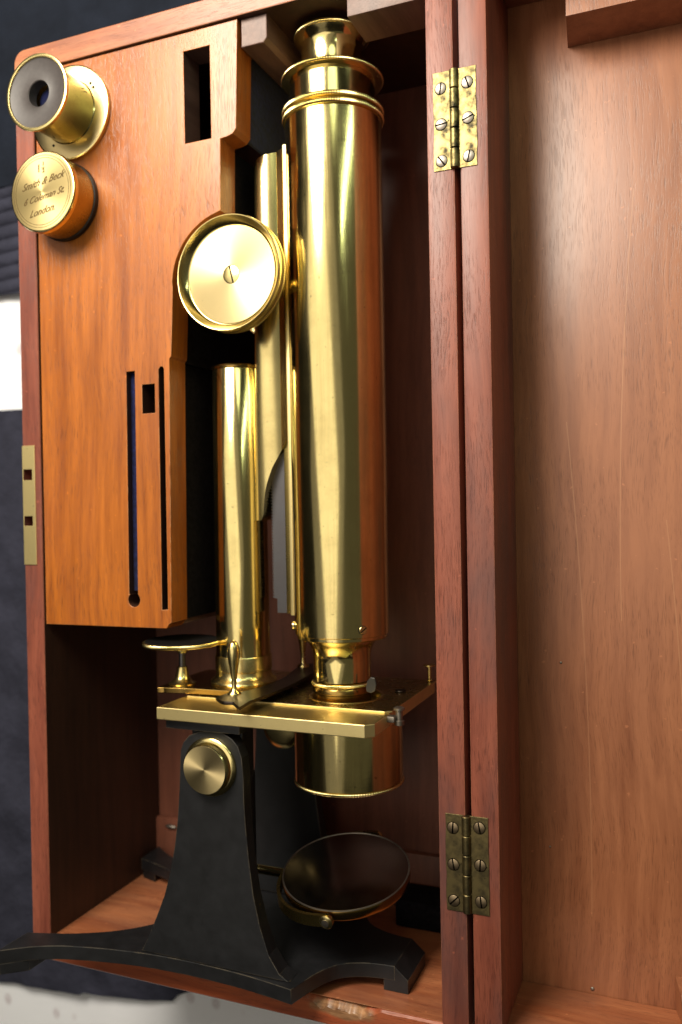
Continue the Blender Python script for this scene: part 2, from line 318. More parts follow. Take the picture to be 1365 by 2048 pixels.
def bar(name, path, w_, h_, mat, parent, up=(0, 1, 0), smooth=35, **p):
    """rectangular strip swept along a path"""
    V = []; F = []; up = Vector(up)
    for i, q in enumerate(path):
        a = Vector(path[max(0, i-1)]); b = Vector(path[min(len(path)-1, i+1)]); t = (b-a).normalized(); s = t.cross(up).normalized(); u = s.cross(t).normalized(); q = Vector(q)
        for sx, su in ((-1, -1), (1, -1), (1, 1), (-1, 1)): V.append(tuple(q+s*sx*w_/2+u*su*h_/2))
    for i in range(len(path)-1):
        for k in range(4): F.append([i*4+k, i*4+(k+1) % 4, (i+1)*4+(k+1) % 4, (i+1)*4+k])
    F += [[0, 1, 2, 3], [len(V)-4+k for k in range(4)]]
    return link(name, V, F, mat, parent, smooth=smooth, **p)
def copy_tree(o, parent, delta):
    c = o.copy(); C.objects.link(c); c.parent = parent; c.location = o.location + delta
    for ch in list(o.children):
        d = ch.copy(); C.objects.link(d); d.parent = c
        for g in list(ch.children):
            e = g.copy(); C.objects.link(e); e.parent = d
    return c
def screw_head(name, c, r, parent, axis='Z', ang=0.0, mat='screw', h=0.5):
    """slotted head: two D-shaped halves on a dark disc, one mesh"""
    V = []; F = []; MI = []; g = min(0.34, r*0.14)
    v, f = lathed([(r*1.13, -h), (r*1.13, min(0.13, h*0.25))], (0, 0, 0), 'Z', 32); V += v; F += f; MI += [1]*len(f)
    for s in (1, -1):
        a0 = math.asin(g/r); pts = [(r*math.cos(a), s*r*math.sin(a)) for a in [a0+(math.pi-2*a0)*k/16 for k in range(17)]]
        b = len(V); n = len(pts)
        V += [(x, y, 0.0) for x, y in pts]+[(x, y, h*0.8) for x, y in pts]+[(x*0.93, y*0.93+s*g*0.07, h) for x, y in pts]
        for k in range(n):
            for l in (0, 1): F.append([b+l*n+k, b+l*n+(k+1) % n, b+(l+1)*n+(k+1) % n, b+(l+1)*n+k]); MI.append(0)
        F.append([b+2*n+k for k in range(n)]); MI.append(0)
    ca, sa = math.cos(ang), math.sin(ang); out = []
    for x, y, z in V:
        x, y = x*ca-y*sa, x*sa+y*ca
        if axis == 'Z': out.append((c[0]+x, c[1]+y, c[2]+z))
        else:           # axis is a direction vector
            d = Vector(axis).normalized(); u = d.cross(Vector((0, 1, 0))).normalized(); v2 = d.cross(u)
            q = Vector(c)+u*x+v2*y+d*z; out.append(tuple(q))
    return link(name, out, F, [mat, 'black'], parent, mi=MI, smooth=40)

# ================================================================ the bed: sheet and the two cloths the case lies on
def grid(x0, x1, y0, y1, nx, ny, fz, edge=None):
    V = []; F = []
    for j in range(ny+1):
        for i in range(nx+1):
            x = x0+(x1-x0)*i/nx; v = j/ny
            ya, yb = (y0, y1) if edge is None else edge(x)
            y = ya+(yb-ya)*v; V.append((x, y, fz(x, y)))
    for j in range(ny):
        for i in range(nx): a = j*(nx+1)+i; F.append([a, a+1, a+nx+2, a+nx+1])
    return V, F
from mathutils import noise as mn
def nz(x, y, s, a=1.0): return a*mn.noise(Vector((x/s, y/s, 3.3)))
v, f = grid(-900, 700, -800, 800, 200, 200, lambda x, y: -102.5+nz(x, y, 120, 1.6)+nz(x, y, 40, 0.35))
link('bed_sheet', v, f, 'sheet', smooth=180, kind='structure')
under = lambda x, y: 1.0 if (-222 < x < 225 and -222 < y < 226) else 0.0
def fz_pleat(x, y):
    base = -99.3 if under(x, y) else -98.6
    if under(x, y): return base
    ph = (y-133+nz(x, 0, 60, 3.0))/8.4*math.pi
    return base+2.8*abs(math.sin(ph))**0.55+nz(x, y, 30, 0.6)
def fz_top(x, y): return (-98.0 if under(x, y) else -96.0)+(0 if under(x, y) else nz(x, y, 55, 2.4)+nz(x, y, 18, 0.7)+2.0)
def e1(x): return (132.8+nz(x, 5, 40, 1.2), 206.0)
v, f = grid(-620, -60, 133, 206, 140, 260, fz_pleat, e1)
link('pleated_cloth', v, f, 'char', smooth=180, label='charcoal cloth with rows of horizontal pleats at the left edge, just above the white band', category='cloth')
v, f = grid(-620, -60, 198, 560, 140, 200, fz_top, lambda x: (199+nz(x, 3, 50, 3.0), 560.0))
link('folded_cloth', v, f, 'navy', smooth=180, label='smooth dark navy cloth lying at the top left corner behind the case', category='cloth')
def e2(x):
    b = -286-3*math.sin((x+300)/26.0) if x < -200 else -282+(x+200)*0.55
    if x < -262: b = -291+(-x-262)*-0.10
    return (b+nz(x, 0, 25, 1.5), 62+nz(x, 9, 40, 1.0))
v, f = grid(-620, -100, -280, 62, 140, 160, lambda x, y: -99.3 if under(x, y) else -98.4+nz(x+0.4*y, y, 42, 5.0)+nz(x, y, 15, 1.6), e2)
link('rumpled_cloth', v, f, 'char', smooth=180, label='rumpled charcoal navy cloth beside the lower left edge of the case, below the white band', category='cloth')

# ================================================================ the case
case = empty('microscope_case', (-105, 0, -98), 'open mahogany box with brass hinges and hollow door holding the brass microscope', 'wooden case')
XL, T, YT, YB, ZB = -209.4, 10.6, 213.5, -209.9, -98.0
# left wall with two lock sockets cut into its edge
sock = [rect(-208.7, -203.5, 13.9, 18.9), rect(-208.7, -203.6, -7.4, -2.9)]
xs = [XL, XL+0.5, -208.7, -203.5, XL+T-0.4, XL+T]; zs_ = [-0.7, 0, 0, 0, 0, -0.4]; ys = [YB+T, -7.4, -2.9, 13.9, 18.9, YT-T]
V = [(x, y, z) for y in ys for x, z in zip(xs, zs_)]; F = []
holes = {(2, 1), (2, 3)}
for j in range(5):
    for i in range(5):
        a = j*6+i
        if (i, j) not in holes: F.append([a, a+1, a+7, a+6])
for i, j in holes:
    a = j*6+i; q = [a, a+1, a+7, a+6]; b = len(V); V += [(V[k][0], V[k][1], -9) for k in q]
    for k in range(4): F.append([q[k], q[(k+1) % 4], b+(k+1) % 4, b+k])
    F.append([b, b+1, b+2, b+3])
b = len(V); V += [(XL, ys[0], ZB), (XL+T, ys[0], ZB), (XL+T, ys[-1], ZB), (XL, ys[-1], ZB)]
F += [[b, b+1, b+2, b+3], [30, b+3, b]+[0, 6, 12, 18, 24], [35, b+2, b+1]+[5, 11, 17, 23, 29], [b, b+1]+[5, 4, 3, 2, 1, 0], [b+3, b+2]+[35, 34, 33, 32, 31, 30]]
link('side_wall', V, F, ['rimY', 'innerdark'], case, smooth=None, mi=[1 if len(f) == 8 and 35 in f else 0 for f in F])  # inner face coloured dark to carry its shade
box('side_wall', -T, 0, YB+T, YT-T, ZB, 0, 'rimY', case, 0.8)
arc = circ(XL+6, YT-6, 6, 8, 90, 180)
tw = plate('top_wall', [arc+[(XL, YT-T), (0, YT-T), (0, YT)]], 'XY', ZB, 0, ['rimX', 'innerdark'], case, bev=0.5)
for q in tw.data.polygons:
    if q.normal.y < -0.9: q.material_index = 1  # top wall's inner side takes the same shade-darkened wood
# bottom wall with its splintered front edge
nx, V, F = 300, [], []
prof_b = []
for i in range(nx+1):
    x = XL+(-XL)*i/nx
    d = 0.0
    u = (x+52)/16.0
    if abs(u) < 1: d = (1-u*u)**0.7*(2.4+nz(x, 0, 3.5, 1.6)+nz(x, 7, 1.2, 0.4))
    d = max(0, d)+max(0, nz(x, 9, 5, 0.35))
    V += [(x, YB, ZB), (x, YB, -0.6), (x, YB+0.6, 0), (x, YB+T-0.7-d*1.6, -0.05-abs(nz(x, 2, 3, 0.1))), (x, YB+T-0.35-d*0.7, -0.5-d*0.9), (x, YB+T, -0.9-d*2.2), (x, YB+T, ZB)]
for i in range(nx):
    for k in range(7): a = i*7; F.append([a+k, a+(k+1) % 7, a+7+(k+1) % 7, a+7+k])
F += [list(range(7)), [nx*7+k for k in range(7)]]
link('bottom_wall', V, F, 'rimB', case, smooth=30)
box('back_panel', XL+T, -T, YB+T, YT-T, ZB, -89.3, 'inner', case, 0)
box('floor_board', XL+T, -T, YB+T, YB+T+0.12, -89.3, -1.5, 'rimX', case, 0)
box('batten', XL+T, -T, -199.1, -172, -89.3, -85.5, 'inner', case, 0.6)
box('velvet_pad', -52, -T-0.1, -199.1, -186, -85.4, -65.6, 'lining', case, 2.0)
# fitted panel that covers the accessory compartment
outl = [(-198.6, 202.6), (-198.6, -53.2), (-132.5, -52.8), (-131.2, -51.0), (-129.9, -50.2), (-128.4, 64.4), (-127.4, 65.6), (-126.6, 80.0), (-126.0, 95)]
outl += [(-97+29.3*math.cos(R(a)), 95.5+29.3*math.sin(R(a))) for a in range(176, 98, -6)]
outl += [(-101.6, 124.7), (-101.0, 154.6), (-97.5, 155.0), (-95.0, 155.8), (-93.4, 157.6), (-91.9, 202.6)]
slot = [rect(-118.3, -105.4, 155.6, 194.7)]
slot += [rect(-142.8, -136.2, 41.5, 54.2)]
slot += [[(-151.0, 60.5), (-146.5, 60.5), (-147.1, -38.2)]+circ(-149.2, -40.7, 3.2, 14, 50, -230)+[(-151.8, -38.2)]]
slot += [[(-134.1, 60.2), (-133.2, 61.4), (-132.0, 61.4), (-131.3, 60.4), (-131.6, -44.5), (-134.6, -44.7)]]
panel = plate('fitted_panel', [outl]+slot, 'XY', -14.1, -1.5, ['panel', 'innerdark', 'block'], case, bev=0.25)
pcx, pcy = panel.location.x*1000-105, panel.location.y*1000
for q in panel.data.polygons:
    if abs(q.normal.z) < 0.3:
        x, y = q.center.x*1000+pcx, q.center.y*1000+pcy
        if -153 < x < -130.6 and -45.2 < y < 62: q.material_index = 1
        elif -118.8 < x < -105 and 155 < y < 195: q.material_index = 2
# compartment behind it
box('compartment_wall', -132.5, -129.9, -49.8, 64, -89.2, -14.15, 'lining', case, 0)
box('compartment_wall', -129, -127.8, 64.2, 95, -89.2, -14.15, 'lining', case, 0)
box('compartment_wall', -104, -102.6, 124.6, 154.5, -89.2, -14.15, 'lining', case, 0)
box('compartment_wall', -96, -94.6, 157, 202.7, -89.2, -14.15, 'velvet', case, 0)
box('compartment_wall', -127.7, -104.1, 120, 124.5, -89.2, -14.15, 'velvet', case, 0)
box('compartment_wall', -198.7, -132.6, -52.4, -49.9, -89.2, -14.15, 'block', case, 0)
box('velvet_strip', -151.6, -146.7, -37, 60.3, -12, -4.9, 'velvet', case, 0.2)
box('compartment_bed', -198.6, -133, -49, 202, -40, -31, 'lining', case, 0)
box('velvet_strip', -102, -96.5, 100, 154, -60, -45, 'velvet', case, 0.5)
# retaining blocks under the top wall
pts = [(-91.0, 191.2), (-80.6, 191.2), (-79.0, 193.0), (-79.0, 202.85), (-91.0, 202.85)]
plate('retaining_block', [pts], 'XY', -62, -3, 'block', case, bev=0.4)
box('retaining_block', -43.4, -T-0.05, 192.9, 202.85, -24, -3, 'block', case, 0.5)
# lock plate
plate('lock_plate', [rect(-209.15, -201.8, -25.5, 30)]+sock, 'XY', 0.02, 0.5, 'brassF', case, bev=0.1)
# small bright splinter on the batten
lathe('wood_chip', [(0.3, -192), (1.2, -190), (0.9, -186), (0.2, -185)], (0, -176, -84.6), 'screw', case, axis='X', n=8)

# door, folded right back
dX0, dX1, dZ = 2.1, 206.0, -41.6
door = box('door', dX0+0.3, dX1-0.3, YB+0.3, YT-0.3, dZ-6, dZ, 'door', case, 0.4, label='hollow door folded back flat on the right')
box('side_rail', dX0, dX0+T, YB+T, YT-T, dZ+0.02, 0, 'rimY', door, 0.8)
box('side_rail', dX1-T, dX1, YB+T, YT-T, dZ+0.02, 0, 'rimY', door, 0.8)
box('top_rail', dX0, dX1, YT-T+0.02, YT, dZ+0.02, 0, 'rimX', door, 0.8)
box('bottom_rail', dX0, dX1, YB, YB+T-0.02, dZ+0.02, 0, 'rimX', door, 0.8)
V = [(36.5, 181.8, dZ), (36.5, 202.8, dZ), (36.5, 202.8, -33), (120, 181.8, dZ), (120, 202.8, dZ), (120, 202.8, -33)]
V = [(36.5, 181.8, dZ+0.05), (36.5, 202.8, dZ+0.05), (36.5, 202.8, -36.4), (36.7, 181.9, dZ+0.9),
     (120, 181.8, dZ+0.05), (120, 202.8, dZ+0.05), (120, 202.8, -8), (120, 181.8, -8)]
V = [(36.5, 181.8, dZ+.05), (36.5, 202.8, dZ+.05), (120, 202.8, dZ+.05), (120, 181.8, dZ+.05), (38.5, 184, -22), (38.5, 202.8, -22), (120, 202.8, -22), (120, 184, -22)]
link('corner_block', V, [[0, 1, 2, 3], [4, 5, 6, 7], [0, 1, 5, 4], [1, 2, 6, 5], [2, 3, 7, 6], [3, 0, 4, 7]], 'door', door, smooth=None)
V = [(71.8, -186, dZ+.05), (71.8, -199.2, dZ+.05), (100, -199.2, dZ+.05), (100, -186, dZ+.05), (74, -187, -30), (76, -199.2, -26), (100, -199.2, -26), (100, -187, -30)]
link('corner_block', V, [[0, 1, 2, 3], [4, 5, 6, 7], [0, 1, 5, 4], [1, 2, 6, 5], [2, 3, 7, 6], [3, 0, 4, 7]], 'door', door, smooth=None)
for (px, py, rr) in ((30, -66, 0.5), (24.5, -142, 0.4), (40.5, -197.5, 0.8)):
    lathe('pin_head', [(rr*0.3, dZ+0.5), (rr, dZ+0.2), (rr, dZ-0.1)], (px, py, 0), 'screw', door, axis='Z', n=12)

# hinges: barrel with two leaves, five knuckles and six slotted screws
def hinge(y0, y1, mat, angs, sc_ys, label, smat='screw'):
    # barrel
    V = []; F = []; n = 5; L_ = (y1-y0)/n
    for k in range(n):
        a, b = y0+k*L_+0.12, y0+(k+1)*L_-0.12; r = 1.75
        v, f = lathed([(r-0.25, a), (r, a+0.25), (r, b-0.25), (r-0.25, b)], (0.3, 0, 0.5), 'Y', 20); F += [[i+len(V) for i in q] for q in f]; V += v
    h = link('hinge', V, F, mat, case, smooth=40, label=label)
    for side, (a, b) in enumerate(((-7.9, -1.1), (1.7, 8.7))):
        o = []
        m = 18
        edge = b if side else a; inn = a if side else b
        for k in range(m+1):
            y = y0+(y1-y0)*k/m; o.append((edge+nz(y, side*7, 6, 0.35), y))
        o += [(inn, y1), (inn, y0)]
        plate('hinge_leaf', [o], 'XY', -0.4, 0.35, mat, h, bev=0.12)
        for j, y in enumerate(sc_ys[side]):
            screw_head('screw', ((-4.9 if side == 0 else 5.3)+0.1*j*side, y, 0.25), 2.1, h, ang=angs[side*3+j], h=0.4, mat=smat)
    return h
hinge(124.7, 161.6, 'oldbrass', (1.45, 0.1, 2.2, 1.9, 0.35, 1.35), ((155.4, 142, 128.3), (155.8, 142.7, 128.5)), 'weathered upper hinge with stained leaves')
hinge(-154.6, -117.8, 'dullbrass', (1.5, 1.75, 0.8, 1.75, 1.5, 1.7), ((-123.1, -137, -150.7), (-121.9, -136, -149.7)), 'dull grey lower hinge', 'dullscrew')

# ================================================================ the microscope
AX, AZ = -59.7, -26.0
mic = empty('microscope', (-100, -199.2, -26), 'antique brass microscope with black tripod foot fitted inside the open case', 'microscope')
# --- foot: flat arched plate with three splayed toes, mirrored about z = AZ
near = [(-66.5, 16.2), (-88, 13.4), (-110, 12.4), (-124, 12.6), (-138, 13.6), (-153, 15.8), (-166, 18.6), (-176, 21.4), (-187, 26.6), (-197.6, 34.2)]
near = smoothpts(near, 4)
inner_ = smoothpts([(-196.8, 16.6), (-186, 13.4), (-174.5, 9.2), (-159, 0.5), (-146.5, -12), (-142.5, -26)], 4)
right_ = smoothpts([(-66.5, 16.2), (-62.2, 2.5), (-58, -5.2), (-53.5, -9.3), (-47, -12.2), (-40, -13.6), (-34.3, -14.0)], 4)
half = right_[::-1] + near[1:] + inner_                  # from the right toe round the near arm to the left notch
mir = [(x, 2*AZ-z) for x, z in half[::-1]][1:]
foot = plate('foot', [half+mir], 'XZ', -194.6, -188.6, 'iron', mic, bev=0.25)
def toe(pts_top, drop, name='toe'):
    return None
def prism(name, outline, y0, y1, mat, parent, bev=0.3): return plate(name, [outline], 'XZ', y0, y1, mat, parent, bev)
for s in (1, -1):
    q = [(-196.9, 33.6), (-187.2, 26.2), (-186.6, 14.2), (-196.2, 17.2)]
    q = [(x, z if s == 1 else 2*AZ-z) for x, z in q]
    prism('toe', q, -199.15, -194.4, 'iron', foot)
# front toe with its chamfered nose
V = [(-39.2, -199.15), (-28.6, -199.15), (-28.6, -193.6), (-34.4, -188.62), (-39.2, -188.62)]
plate('toe', [V], 'XY', 2*AZ+14.0, -14.0, 'iron', foot, bev=0.25)
# --- pillars
pil = [(-118.6, -101.5), (-117.2, -98.0), (-114.3, -94.9), (-109.5, -92.9), (-104.0, -92.1), (-98.5, -92.5), (-94.0, -94.6), (-91.3, -97.5), (-89.6, -102), (-88.9, -110.9), (-88.9, -119.1), (-88.4, -129.2), (-87.2, -143), (-85.2, -157), (-82.2, -169), (-78.2, -179.5), (-73.4, -186.0), (-69.2, -188.4),
       (-138.9, -188.4), (-136.0, -183.2), (-131.5, -173.0), (-127.6, -163.5), (-124.6, -152.7), (-122.4, -142), (-120.8, -131.2), (-119.6, -118), (-119.0, -108)]
for s in (1, -1):
    v, f = plated([pil], 'XY', 4.6, 10.6, 0.3)
    out = []
    for x, y, z in v:
        if z > 8 and y < -140: z += 1.75*min(1, (-140-y)/45)**1.5
        out.append((x, y, z if s == 1 else 2*AZ-z))
    link('pillar', out, f, 'iron', mic, smooth=14)
# trunnion caps
def trunnion(sign):
    zf = lambda z: z if sign == 1 else 2*AZ-z
    c = lathe('trunnion_cap', [(12.0, zf(10.6)), (12.0, zf(11.6)), (11.6, zf(12.0)), (10.4, zf(12.3)), (10.1, zf(13.2)), (10.1, zf(15.4)), (9.8, zf(15.8))], (-104.1, -106.8, 0), 'brassR', mic, axis='Z', n=96)
    lathe('cap_face', [(9.78, zf(15.81)), (9.7, zf(15.9)), (0.3, zf(15.92))], (-104.1, -106.8, 0), 'brassZ', c, axis='Z', n=96)
trunnion(1)
lathe('trunnion_boss', [(10.5, -56.4), (10.5, -55.6), (9.2, -54.6), (7.5, -54.4)], (-104.1, -106.8, 0), 'brassR', mic, axis='Z', n=64)
trunnion(-1)
# cradle between the pillars, under the stage
plate('cradle', [[(-117, -92.1), (-92.6, -92.1), (-92.6, -113), (-94.6, -118.6), (-98, -120.5), (-110, -120.5), (-116, -113)]], 'XY', -5.5, 4.4, 'iron', mic, bev=0.5)
box('cradle_plate', -124.4, -89.4, -92.1, -88.2, 2*AZ-12.4, 12.4, 'iron', mic, 0.4)

# --- stage
ST = -82.8
stage = plate('stage', [[(-126.6, 15.5), (-34.2, 15.5), (-31.2, 12.4), (-31.2, -67.5), (-126.6, -67.5)], circ(-58.2, AZ, 14.5, 64)], 'XZ', ST-5.2, ST, ['brassF', 'brassS'], mic, bev=0.35)
for q in stage.data.polygons:
    if q.normal.y > 0.9: q.material_index = 1
upper = plate('stage_top_plate', [[(-124, -3.6), (-33, -3.6), (-30.5, -5.8), (-30.2, -66.8), (-124, -66.8)], circ(-58.2, AZ, 16.2, 64)], 'XZ', ST+0.02, ST+0.75, ['brassT', 'brassF'], stage, bev=0.1)
for q in upper.data.polygons:
    if abs(q.normal.y) < 0.8: q.material_index = 1
lathe('aperture_ring', [(16.15, ST+0.3), (16.1, ST+0.95), (15.2, ST+1.0), (14.4, ST-0.4), (14.4, ST-5)], (-58.2, 0, AZ), 'brassP', stage, n=96, caps=False)
box('slide_stop', -33.5, -28.2, ST-2.9, ST-0.4, -4.8, -1.2, 'screw', stage, 0.5)
lathe('stop_screw', [(1.3, ST-4.4), (2.0, ST-4.2), (2.0, ST-2.6), (1.4, ST-2.2), (1.4, ST+1.2), (2.2, ST+1.6), (2.2, ST+2.4), (1.5, ST+2.8)], (-27.2, 0, -4.6), 'screw', stage, n=24)
lathe('pin', [(1.3, ST+1.1), (1.4, ST+1.5), (0.8, ST+2.0), (0.8, ST+7.6), (2.9, ST+8.0), (2.9, ST+8.5), (0.5, ST+8.7)], (-32.5, 0, -64.2), 'brassP', stage, n=24)
lathe('screw', [(2.4, ST+1.1), (2.3, ST+1.4), (0.3, ST+1.5)], (-38.5, 0, -40), 'bronze', stage, n=24)
# limb base plate carrying post and fine focus
lb = smoothpts([(-139.5, -6.5), (-136, -3.8), (-130, -4.4), (-122, -5.8), (-96, -7.2), (-93, -10), (-93, -42), (-96, -45), (-122, -46), (-135, -46), (-139.5, -43)], 3, True)
plate('limb_base', [lb], 'XZ', ST+1.15, ST+3.6, 'brassD', mic, bev=0.3)
# --- post
PX = -108.2
post = lathe('post', [(12.3, -66.4), (12.2, -66.0), (12.15, -60), (11.5, 60.6), (11.3, 61)], (PX, 0, AZ), 'brass', mic, n=128)
lathe('post_cap', [(11.3, 61.0), (11.9, 61.3), (12.0, 61.9), (11.6, 62.6), (3, 62.9), (0.5, 62.9)], (PX, 0, AZ), 'brassD', post, n=128)
lathe('post_collar', [(14.6, -79.2), (14.9, -78.3), (14.4, -77.4), (13.2, -76.6), (12.5, -75.0), (12.3, -73.6), (12.7, -73.2), (12.7, -67.2), (12.4, -66.6)], (PX, 0, AZ), 'brassP', post, n=128)
# --- fine focus
FX, FZ = -132.3, -13.0
ff = lathe('fine_focus_stem', [(6.0, ST+3.6), (6.2, ST+4.2), (4.2, ST+5.2), (3.0, ST+7.2), (2.5, ST+10.0), (2.3, ST+11.0), (2.3, -71.4), (1.5, -71.2)], (FX, 0, FZ), 'brassP', mic, n=48)
lathe('steel_spindle', [(1.45, -71.3), (1.45, -64.5)], (FX, 0, FZ), 'steel', ff, n=32)
lathe('collar', [(2.2, -65.2), (2.4, -64.8), (2.4, -63.6), (3.4, -62.4), (3.6, -61.6)], (FX, 0, FZ), 'brassP', ff, n=32)
knurled('fine_focus_wheel', 17.4, -61.6, -59.6, (FX, 0, FZ), 'brassP', ff, teeth=150, amp=0.25)
lathe('wheel_face', [(16.2, -59.6), (16.0, -59.3), (0.4, -59.2)], (FX, 0, FZ), 'black', ff, n=96)
# --- slide holder bar with its two handles
SB = [(-101.9, 9.4), (-97.5, 13.8), (-94.4, 15.6), (-90.7, 15.0), (-83.4, 22.6), (-84.8, 11.5), (-82.6, -11.4), (-83.0, -34), (-86.0, -58), (-92.2, -69.0), (-97.5, -68), (-97.0, -57), (-93.5, -40), (-92.2, -22), (-95, -6), (-101, 2)]
hold = plate('slide_holder', [smoothpts(SB[:4], 3)[:-1]+[SB[3], SB[4]]+smoothpts(SB[5:], 3)], 'XZ', ST+3.2, ST+4.6, 'bronze', mic, bev=0.25)
hprof = [(3.0, 0), (2.9, 0.5), (1.4, 1.5), (1.05, 3.2), (1.15, 6.0), (1.7, 10.0), (2.4, 14.0), (2.7, 17.0), (2.5, 19.6), (1.8, 21.6), (0.9, 22.6), (0.2, 22.8)]
h1 = lathe('handle', [(r, ST+4.6+h*0.98) for r, h in hprof], (-97.3, 0, 2.0), 'brassP', hold, n=40, smooth=60)
lathe('handle', [(r, ST+4.6+h) for r, h in hprof], (-95.5, 0, -62.0), 'brassP', hold, n=40, smooth=60)

# --- limb: curved brass guide between post and tube
def limb():
    bot = [(-98.0, -6.4), (-94.8, -6.4), (-94.1, -5.4), (-93.5, -3.6), (-93.1, 0.5), (-92.7, 4.7), (-91.7, 9.2), (-90.4, 13.0), (-88.9, 16.8), (-87.1, 20.1), (-84.5, 25.2), (-81.6, 28.9)]
    top = [(-98.0, 147.6), (-97.2, 149.2), (-96.2, 150.6), (-95.0, 151.8), (-84.5, 153.8), (-81.6, 154.0)]
    def f(tab, x):
        for (xa, ya), (xb, yb_) in zip(tab, tab[1:]):
            if x <= xb: return ya+(yb_-ya)*max(0, (x-xa)/(xb-xa))
        return tab[-1][1]
    def fz(x):
        if x < -97.4: return -20.6-(-97.4-x)*2.0
        if x <= -85.0:
            u = (x+97.4)/12.4; return -20.6+1.2*math.sin(math.pi*u*0.9)-1.6*u*u
        if x < -84.5: return -22.6
        return -21.2+(x+84.5)*0.35
    xs = [-98.0+13.0*k/26 for k in range(27)] + [-84.75, -84.5, -83.5, -82.5, -81.6]
    n = 60; V = []; F = []; m = len(xs)
    for back in (0, 1):
        for j in range(n+1):
            for x in xs:
                a, b = f(bot, x), f(top, x); y = a+(b-a)*j/n
                sh = 2.2*max(0, (y-40)/110)**1.0 * max(0, (-85-x)/13)        # left edge leans in towards the top
                V.append((x+sh, y, -34.0 if back else fz(x)))
    N_ = (n+1)*m
    for j in range(n):
        for i in range(m-1):
            a = j*m+i; F.append([a, a+1, a+m+1, a+m]); F.append([N_+a, N_+a+m, N_+a+m+1, N_+a+1])
        for i in (0, m-1):
            a = j*m+i; F.append([a, a+m, N_+a+m, N_+a])
    for j in (0, n):
        for i in range(m-1):
            a = j*m+i; F.append([a, N_+a, N_+a+1, a+1])
    return link('limb', V, F, 'brassL', mic, smooth=28)
lm = limb()
box('guide_rail', -84.6, -80.9, -47.4, 153.4, -33, -23.0, 'brassM', mic, 0.3)
box('guide_strip', -80.8, -79.2, -47.6, 155.2, -33, -19.2, 'brassF', mic, 0.25)
# toothed rack
V = []; F = []
teeth_n = 58; pitch = 1.33; y = -41.0; left = []
for k in range(teeth_n): left += [(-91.4, y+k*pitch+0.05), (-92.3, y+k*pitch+0.5), (-92.3, y+k*pitch+0.7), (-91.4, y+k*pitch+1.15)]
o = [(-85.3, -47.4), (-85.3, 40), (-91.0, 40)] + left[::-1] + [(-90.0, -41.2), (-90.0, -47.4)]
plate('rack', [o], 'XY', -31, -24.8, 'steel', mic, bev=0.05, smooth=20)
# --- coarse focus wheels
KX, KY = -98.0, 97.8
sh = lathe('pinion_shaft', [(4.2, -50), (4.2, -30), (3.2, -29), (3.2, -6)], (KX, KY, 0), 'brassP', mic, axis='Z', n=32)
kn = lathe('focus_wheel', [(22.0, -6.9), (24.0, -6.6), (24.55, -6.2), (24.7, -5.4), (24.55, -4.4), (23.9, -4.0), (23.9, -3.6), (24.5, -3.2), (24.7, -2.2), (24.6, -1.0), (24.2, -0.3), (22.0, -4.4), (1, -4.4)], (KX, KY, 0), 'brassR', mic, axis='Z', n=640, smooth=60, knurl=(2, 3, 4, 7, 8, 9), amp=0.28, teeth=160)
lathe('wheel_rim', [(24.35, -0.35), (24.3, 0.25), (24.1, 0.45), (23.8, 0.40), (23.3, -0.5), (22.7, -1.5), (22.0, -2.5), (21.5, -3.1), (21.1, -3.4), (20.9, -3.45), (20.85, -4.0)], (KX, KY, 0), 'brassR', kn, axis='Z', n=160, smooth=50, caps=False)
lathe('wheel_face', [(20.75, -4.2), (20.7, -3.45), (20.5, -3.3), (3.95, -3.3), (3.9, -3.8)], (KX, KY, 0), 'brassZ', kn, axis='Z', n=160, caps=False)
screw_head('wheel_screw', (KX, KY, -3.72), 3.72, kn, ang=1.80, mat='brassP', h=0.42)
k2 = lathe('focus_wheel', [(21.0, -50), (21.2, -49), (21.2, -46), (20.5, -45.6), (19.5, -46), (3.5, -46.6)], (KX, KY, 0), 'brassR', mic, axis='Z', n=120)

# --- body tube
tube = lathe('body_tube', [(14.5, -56.8), (19.3, -56.8), (19.6, -56.4), (19.6, -55.2), (20.3, -54.8), (20.3, -54.0), (20.25, -20), (20.6, 20), (20.6, 162.0), (20.0, 162.6)], (AX, 0, AZ), 'brass', mic, n=160)
for a in (22, 105, 175):
    d = Vector((math.sin(R(a-45)), 0, math.cos(R(a-45))))
    d = Vector((math.sin(R(a)), 0, math.cos(R(a))))
screw_head('screw', (AX+20.3*math.sin(R(47)), -51.6, AZ+20.3*math.cos(R(47))), 1.7, tube, axis=(math.sin(R(47)), 0, math.cos(R(47))), ang=0.6, mat='brassP', h=0.6)
screw_head('screw', (AX+20.3*math.sin(R(-64)), -51.6, AZ+20.3*math.cos(R(-64))), 1.9, tube, axis=(math.sin(R(-64)), 0, math.cos(R(-64))), ang=0.2, mat='brassP', h=1.2)
knurled('collar_ring', 21.9, 162.6, 164.6, (AX, 0, AZ), 'brassP', tube, teeth=130, amp=0.42, edge=0.45)
knurled('collar_ring', 21.9, 165.6, 167.6, (AX, 0, AZ), 'brassP', tube, teeth=130, amp=0.42, edge=0.45)
lathe('draw_tube', [(18.6, 164.6), (18.4, 165.6), (18.4, 179.6)], (AX, 0, AZ), 'brass', tube, n=128)
knurled('draw_tube_flange', 22.0, 179.6, 181.2, (AX, 0, AZ), 'brassP', tube, teeth=130, amp=0.4, edge=0.4)
ep = lathe('fitted_eyepiece', [(13.6, 181.2), (13.2, 182), (13.1, 194.2), (13.6, 195.2), (14.6, 196.4), (15.6, 198.0)], (AX, 0, AZ), 'brass', tube, n=128)
knurled('eyepiece_rim', 16.2, 198.0, 199.8, (AX, 0, AZ), 'brassP', ep, teeth=150, amp=0.25, edge=0.4)
